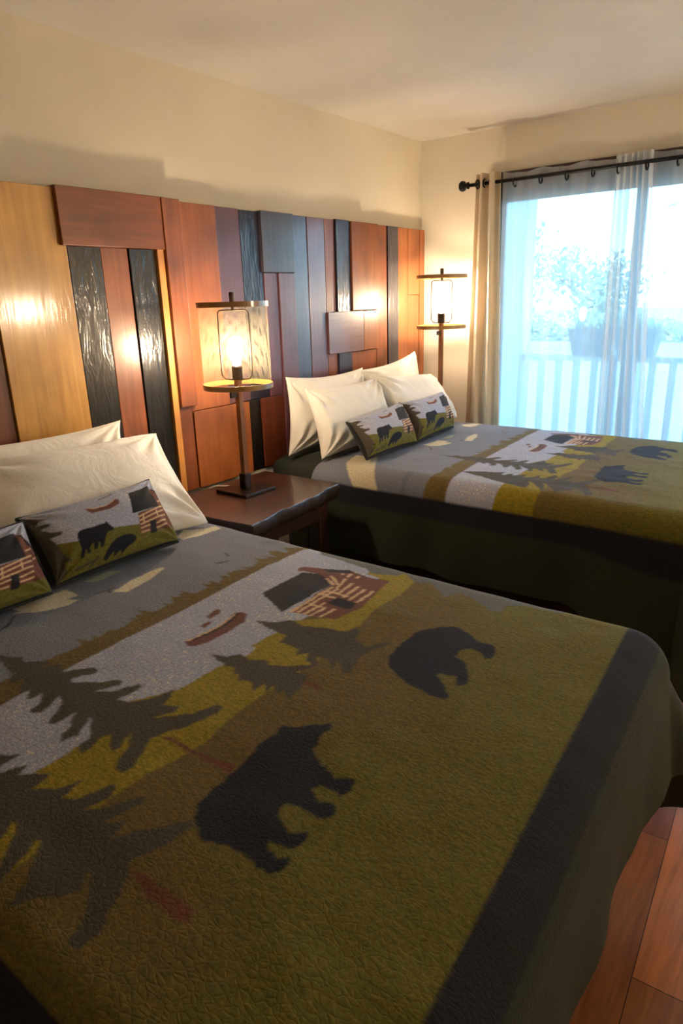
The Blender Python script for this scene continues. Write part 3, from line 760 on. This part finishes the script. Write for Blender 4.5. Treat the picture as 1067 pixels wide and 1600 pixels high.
def lamp(cx, cy, z0, ztop, zbot, rad, label, name, zbase_h, screen, pole_w=0.011, bulb=None):
    L_ = thing(name, label, 'lamp', (cx, cy, z0))
    pt = []
    MB().box(cx-0.085, cx+0.085, cy-0.085, cy+0.085, z0, z0+0.014).make('base', M_base, L_, bevel=0.003)
    MB().box(cx-0.017, cx+0.017, cy-0.017, cy+0.017, z0+0.014, z0+0.075).make('collar', M_base, L_, bevel=0.003)
    MB().box(cx-pole_w, cx+pole_w, cy-pole_w, cy+pole_w, z0+0.07, zbot+0.03).make('pole', M_bronze, L_, bevel=0.002)
    MB().box(cx-0.005, cx+0.005, cy-0.045, cy+0.002, zbot-0.035, zbot-0.012).make('bracket', M_base, L_, bevel=0.001)
    zc = zbot+0.03
    MB().lathe(cx, cy, [(0.010, zc), (0.020, zc+0.005), (0.021, zc+0.05), (0.017, zc+0.055)], 20).make('socket', M_base, L_)
    MB().lathe(cx, cy, [(0.013, zc+0.052), (0.015, zc+0.065), (0.024, zc+0.090), (0.028, zc+0.115), (0.024, zc+0.142), (0.012, zc+0.158), (0.003, zc+0.163)], 24).make('bulb', bulb or M_bulb, L_, smooth=True)
    hw = 0.058; pts = []
    for i in range(7): a = PI*0.5*i/6; pts.append((hw-0.015+0.015*math.cos(a), ztop-0.03-0.015+0.015*math.sin(a)))
    prof = [(0.010, zc+0.0), (hw-0.012, zc+0.004), (hw, zc+0.02)]+pts
    left = [(-a, b) for a, b in prof[::-1]]
    dirx = Vector((RIGHT.x, RIGHT.y, 0)).normalized()
    full = [(cx+dirx.x*a, cy+dirx.y*a, b) for a, b in (prof+left)]
    MB().tube(full, 0.0028, 8).make('harp', M_wire, L_, smooth=True)
    MB().lathe(cx, cy, [(0.006, ztop-0.032), (0.006, ztop-0.005), (0.010, ztop), (0.011, ztop+0.030), (0.008, ztop+0.034)], 16).make('finial', M_base, L_)
    sh = thing_part('lamp_shade', L_, (cx, cy, zbot))
    for z in (zbot, ztop-0.019):
        MB().lathe(cx, cy, [(rad-0.004, z), (rad, z), (rad, z+0.019), (rad-0.004, z+0.019), (rad-0.004, z)], 72, caps=False).make('hoop', M_ring, sh, bevel=0)
    sp = MB()
    for k in range(3):
        a = 2*PI*k/3+0.5
        sp.tube([(cx, cy, ztop-0.014), (cx+(rad-0.003)*math.cos(a), cy+(rad-0.003)*math.sin(a), ztop-0.014)], 0.002, 6)
    sp.make('spider', M_wire, sh)
    if screen:
        n = 96; A = np.linspace(0, 2*PI, n+1); Zs = np.array([zbot+0.02, ztop-0.02])
        P = np.stack([np.stack([cx+(rad-0.005)*np.cos(A), cy+(rad-0.005)*np.sin(A), np.full(n+1, z)], -1) for z in Zs], 1)
        uv = np.stack([np.stack([A*rad, np.full(n+1, z)], -1) for z in Zs], 1)
        s_ = grid_mesh('mesh_screen', P, M_screen, sh, base=(cx, cy, zbot), uv=uv)
    return L_

def thing_part(name, parent, loc):
    o = bpy.data.objects.new(name, None); COL.objects.link(o); o.parent = parent
    o.location = Vector(loc)-parent_base(parent); o.empty_display_size = 0.05
    return o

L1 = lamp(-1.895, 1.835, 0.722, 1.452, 1.135, 0.134, 'table lamp with a mesh drum shade on the nightstand between the beds', 'table_lamp', 0.7, True)
cord = [(-1.97, 1.85, 0.728), (-2.03, 1.80, 0.732), (-2.075, 1.77, 0.715), (-2.10, 1.80, 0.66), (-2.16, 1.90, 0.58), (-2.228, 1.965, 0.56)]
MB().tube(cord, 0.003, 8).make('cord', M_plate, L1, smooth=True)
L2 = lamp(-1.945, 3.515, 0.0, 1.562, 1.272, 0.140, 'tall lamp with an open hooped shade in the corner beside the cream curtain', 'floor_lamp', 0.0, False)

lamp(1.05, 2.95, 0.0, 1.60, 1.29, 0.14, 'tall lamp with an open hooped shade across the room, reflected in the golden board', 'floor_lamp', 0.0, False, bulb=bulb_material('bright warm bulb', BULB*3))

# ================================================================ curtains
M_iron = plain('black iron', (0.010, 0.010, 0.013), 0.35, 0.6)
q = N('cream drape'); q.set(Base_Color=(0.70, 0.60, 0.46), Roughness=0.8)
f = q.noise(q.coords((120, 120, 20)), 1, 3); q.bump(f, 0.15, 0.002)
tl = q.n('BsdfTranslucent'); tl.inputs[0].default_value = (0.55, 0.42, 0.26, 1)
ms = q.n('MixShader'); ms.inputs[0].default_value = 0.25; q.l(q.b.outputs[0], ms.inputs[1]); q.l(tl.outputs[0], ms.inputs[2]); q.l(ms.outputs[0], q.o.inputs[0])
M_drape = q.m
def sheer_mat(name, a):
    q = N(name)
    tr = q.n('BsdfTransparent'); tr.inputs[0].default_value = (0.97, 0.99, 1.0, 1)
    tl = q.n('BsdfTranslucent'); tl.inputs[0].default_value = (0.80, 0.86, 0.90, 1)
    df = q.n('BsdfDiffuse'); df.inputs[0].default_value = (0.80, 0.80, 0.80, 1)
    m1 = q.n('MixShader'); m1.inputs[0].default_value = 0.45; q.l(tl.outputs[0], m1.inputs[1]); q.l(df.outputs[0], m1.inputs[2])
    g = q.noise(q.coords((400, 1, 3)), 1.0, 2); rr = q.ramp(g, [(0.3, (a-0.04,)*3), (0.7, (a+0.04,)*3)])
    m2 = q.n('MixShader'); q.l(rr, m2.inputs[0]); q.l(tr.outputs[0], m2.inputs[1]); q.l(m1.outputs[0], m2.inputs[2])
    q.l(m2.outputs[0], q.o.inputs[0]); return q.m
M_sheer = sheer_mat('white sheer voile', 0.50)
M_sheer2 = sheer_mat('white sheer voile gathered', 0.82)

rod = thing('curtain_rod', 'black iron curtain rod with a knobbed finial above the glass door', 'curtain rod', (-0.8, 3.66, 2.02))
MB().tube([(-1.865, 3.66, 2.022), (0.35, 3.66, 2.022)], 0.0095, 12).make('rod', M_iron, rod, smooth=True)
fl = MB(); prof = [(-1.865, .010), (-1.868, .018), (-1.876, .018), (-1.878, .010), (-1.884, .010), (-1.892, .024), (-1.906, .028), (-1.918, .023), (-1.924, .008)]
fl.tube([(x, 3.66, 2.022) for x, r in prof], [r for x, r in prof], 16); fl.make('finial', M_iron, rod, smooth=True)
for x in (-1.80, -0.72):
    br_ = MB().box(x-0.006, x+0.006, 3.655, YW-0.022, 2.004, 2.014); br_.box(x-0.012, x+0.012, YW-0.026, YW-0.021, 1.97, 2.05)
    br_.make('bracket', M_iron, rod, bevel=0.001)

def fold_panel(name, mat, x0, x1, z0, z1, ymid, depth, nf, seed, label, cat, parent=None, top_scallop=0.0, xb0=None, xb1=None, nx=160, nz=40, irregular=0.5):
    xb0 = x0 if xb0 is None else xb0; xb1 = x1 if xb1 is None else xb1
    s = np.linspace(0, 1, nx); t = np.linspace(0, 1, nz)
    S_, T_ = np.meshgrid(s, t, indexing='ij')
    rnd = np.random.RandomState(seed)
    ph = S_*nf*2*PI + irregular*2.2*(vnoise(S_*nf*0.8, T_*0.9, seed)-0.5)
    amp = depth*(0.65+0.7*vnoise(S_*nf*0.5, T_*1.2, seed+3))
    Y = ymid+amp*np.sin(ph)+0.25*amp*np.sin(2*ph+1)
    xs0 = x0+(xb0-x0)*T_; xs1 = x1+(xb1-x1)*T_
    X = xs0+(xs1-xs0)*S_+0.004*np.cos(ph)
    ztop = z1-top_scallop*np.abs(np.sin(S_*nf*PI*0.5))
    Z = ztop+(z0-ztop)*T_
    P = np.stack([X, Y, Z], -1)
    return grid_mesh(name, P, mat, parent, base=((x0+x1)/2, ymid, z1))

dr = thing('drape', 'cream floor length curtain bunched at the left end of the rod', 'curtain', (-1.74, 3.66, 0.02))
fold_panel('panel', M_drape, -1.825, -1.672, 0.02, 2.072, 3.660, 0.024, 2.7, 23, '', '', dr, xb0=-1.86, xb1=-1.60, nx=200)
def grommet(x, parent, y=3.66, z=2.022, R_=0.021):
    pts = [(x, y+R_*math.cos(a), z+R_*math.sin(a)) for a in np.linspace(0, 2*PI, 20, endpoint=False)]
    return MB().tube(pts, 0.0042, 8, closed=True).make('grommet', M_iron, parent, smooth=True)
for x in (-1.815, -1.772, -1.735): grommet(x, dr)
s1 = thing('sheer_curtain', 'long translucent white sheer curtain hanging right of the cream drape', 'curtain', (-1.35, 3.69, 0.02), 'sheer curtains')
fold_panel('panel', M_sheer, -1.68, -1.02, 0.02, 2.068, 3.685, 0.010, 6, 31, '', '', s1, top_scallop=0.012, nx=220, xb0=-1.66, xb1=-1.03)
for x in (-1.60, -1.46, -1.325, -1.195): grommet(x, s1, z=2.008)
s2 = thing('sheer_curtain', 'translucent white sheer curtain at the right edge of the photo, bunched into folds', 'curtain', (-0.6, 3.70, 0.02), 'sheer curtains')
fold_panel('gathered_edge', M_sheer2, -1.10, -0.93, 0.02, 2.072, 3.69, 0.022, 6, 41, '', '', s2, nx=260, xb0=-1.085, xb1=-0.80)
fold_panel('panel', M_sheer, -0.935, 0.12, 0.02, 2.068, 3.685, 0.012, 8, 51, '', '', s2, top_scallop=0.012, nx=260, xb0=-0.85)
for x in (-1.075, -0.945, -0.81, -0.67, -0.53): grommet(x, s2, z=2.008)

# ================================================================ outside
M_deckp = plain('pale painted deck wood', (0.30, 0.34, 0.38), 0.6)
M_deck = plain('deck boards', (0.35, 0.33, 0.30), 0.7)
M_yard = plain('pale grass and gravel', (0.26, 0.31, 0.25), 0.95, bscale=3)
struct(MB().box(-4.2, 3.5, YW+0.125, 5.25, 2.62, 2.72).make('unseen_porch_roof', M_deckp))  # roof out of view, added to shade the post and railing
M_pot = plain('grey planter', (0.07, 0.08, 0.09), 0.7)
M_leaf = plain('garden leaves', (0.30, 0.38, 0.24), 0.8, bscale=20)
M_trunk = plain('tree bark', (0.18, 0.14, 0.11), 0.9, bump=0.5, bscale=30)
struct(MB().box(-40, 40, 5.2, 80, -0.5, -0.42).make('ground', M_yard))
struct(MB().box(-4.2, 3.5, YW+0.125, 5.15, -0.16, -0.02).make('deck_floor', M_deck))
ps = MB().box(-2.235, -2.035, 4.88, 5.08, -0.02, 2.615).make('porch_post', M_deckp, bevel=0.008)
tag(ps, 'thick square pale porch post outside the glass door, beside the cream drape', 'post')
rl = thing('deck_railing', 'pale wooden deck railing with upright balusters outside the glass door', 'railing', (-0.6, 4.98, -0.02))
MB().box(-2.03, 2.6, 4.94, 5.03, 0.975, 1.015).make('top_rail', M_deckp, rl, bevel=0.005)
MB().box(-2.03, 2.6, 4.96, 5.01, 0.07, 0.12).make('bottom_rail', M_deckp, rl, bevel=0.005)
x = -1.90
while x < 2.5:
    MB().box(x-0.022, x+0.022, 4.965, 5.005, 0.12, 0.975).make('baluster', M_deckp, rl, bevel=0.003); x += 0.1295
def planter(x0, x1, z, label, sd):
    t = thing('planter', label, 'planter', ((x0+x1)/2, 4.985, z), 'planters on the railing')
    cx = (x0+x1)/2; w2 = (x1-x0)/2; b = w2*0.78
    v = []
    for (ww, dd, zz) in ((b, 0.075, z), (w2, 0.095, z+0.165), (w2+0.006, 0.10, z+0.165), (w2+0.006, 0.10, z+0.182), (w2-0.012, 0.085, z+0.182), (w2-0.014, 0.083, z+0.15)):
        v += [(cx-ww, 4.985-dd, zz), (cx+ww, 4.985-dd, zz), (cx+ww, 4.985+dd, zz), (cx-ww, 4.985+dd, zz)]
    f = [(3, 2, 1, 0)]+[(a*4+i, a*4+(i+1) % 4, a*4+4+(i+1) % 4, a*4+4+i) for a in range(5) for i in range(4)]+[(20, 21, 22, 23)]
    mesh_obj('pot', v, f, M_pot, t, bevel=0.003)
    rnd = random.Random(sd); mb = MB()
    for i in range(90):
        a = rnd.uniform(0, 2*PI); px_, py_ = cx+rnd.uniform(-w2*.85, w2*.85), 4.985+rnd.uniform(-.07, .07)
        l = rnd.uniform(0.03, 0.08); d = Vector((math.cos(a)*0.6, math.sin(a)*0.6, 1)).normalized(); sd_ = Vector((-math.sin(a), math.cos(a), 0))*0.008
        p = Vector((px_, py_, z+0.15)); q_ = p+d*l; r_ = p+d*l*1.7+Vector((math.cos(a), math.sin(a), -0.3))*0.02
        mb.add([p, q_+sd_, r_, q_-sd_], [(0, 1, 2, 3)])
    mb.make('foliage', M_leaf, t)
planter(-1.685, -1.405, 1.015, 'grey planter on the railing left of the gathered sheer folds', 3)
planter(-1.375, -1.095, 1.015, 'grey planter on the railing right of the gathered sheer folds', 4)

def tree(x, y, h, cr, label, sd, dens=1500, lf=0.16):
    t = thing('tree', label, 'tree', (x, y, -0.42), 'trees beyond the deck')
    rnd = random.Random(sd); mb = MB(); tips = []
    trunk = [(x+rnd.uniform(-.1, .1)*i, y, -0.42+h*0.75*i/5) for i in range(6)]
    mb.tube(trunk, [0.16*(1-i/7.5) for i in range(6)], 8)
    for i in range(14):
        k = rnd.randint(2, 5); p = Vector(trunk[k]); a = rnd.uniform(0, 2*PI)
        e = p+Vector((math.cos(a), math.sin(a), rnd.uniform(0.3, 0.9)))*cr*rnd.uniform(0.5, 0.9)
        mid = (p+e)/2+Vector((0, 0, 0.1)); mb.tube([p, mid, e], [0.06, 0.035, 0.015], 6); tips += [mid, e]
    mb.make('trunk', M_trunk, t, smooth=True)
    lm_ = MB()
    for i in range(dens):
        c_ = rnd.choice(tips); g = Vector((rnd.gauss(0, 1), rnd.gauss(0, 1), rnd.gauss(0, .8)))*cr*0.22
        p = c_+g; a = Vector((rnd.uniform(-1, 1), rnd.uniform(-1, 1), rnd.uniform(-1, 1))).normalized(); b = a.orthogonal().normalized()
        s_ = lf*rnd.uniform(.5, 1)
        lm_.add([p-a*s_, p+b*s_*0.45, p+a*s_, p-b*s_*0.45], [(0, 1, 2, 3)])
    lm_.make('foliage', M_leaf, t)
tree(-8.3, 19.0, 3.6, 1.2, 'washed out leafy tree partly hidden behind the square porch post', 1, 700)
tree(-1.5, 15.0, 6.4, 1.2, 'pale tall leafy tree at the upper right of the glass door', 2)
tree(-7.8, 24.0, 2.6, 1.6, 'hazy tree rising just behind the planters on the railing', 3)
def hedge(x0, x1, y, h, label, sd):
    rnd = random.Random(sd); lm_ = MB()
    for i in range(3500):
        x = rnd.uniform(x0, x1); hh = h*(0.75+0.25*math.sin(x*1.3+sd)+0.1*math.sin(x*4)); p = Vector((x, y+rnd.uniform(-.6, .6), -0.42+rnd.uniform(0, 1)**0.6*hh))
        a = Vector((rnd.uniform(-1, 1), rnd.uniform(-1, 1), rnd.uniform(-1, 1))).normalized(); b = a.orthogonal().normalized()
        s_ = 0.16*rnd.uniform(.6, 1.2)
        lm_.add([p-a*s_, p+b*s_*0.6, p+a*s_, p-b*s_*0.6], [(0, 1, 2, 3)])
    o = lm_.make('hedge', M_leaf, base=((x0+x1)/2, y, -0.42)); tag(o, label, 'hedge')
hedge(-18, 4, 28, 1.0, 'low pale hedge line far across the yard', 5)
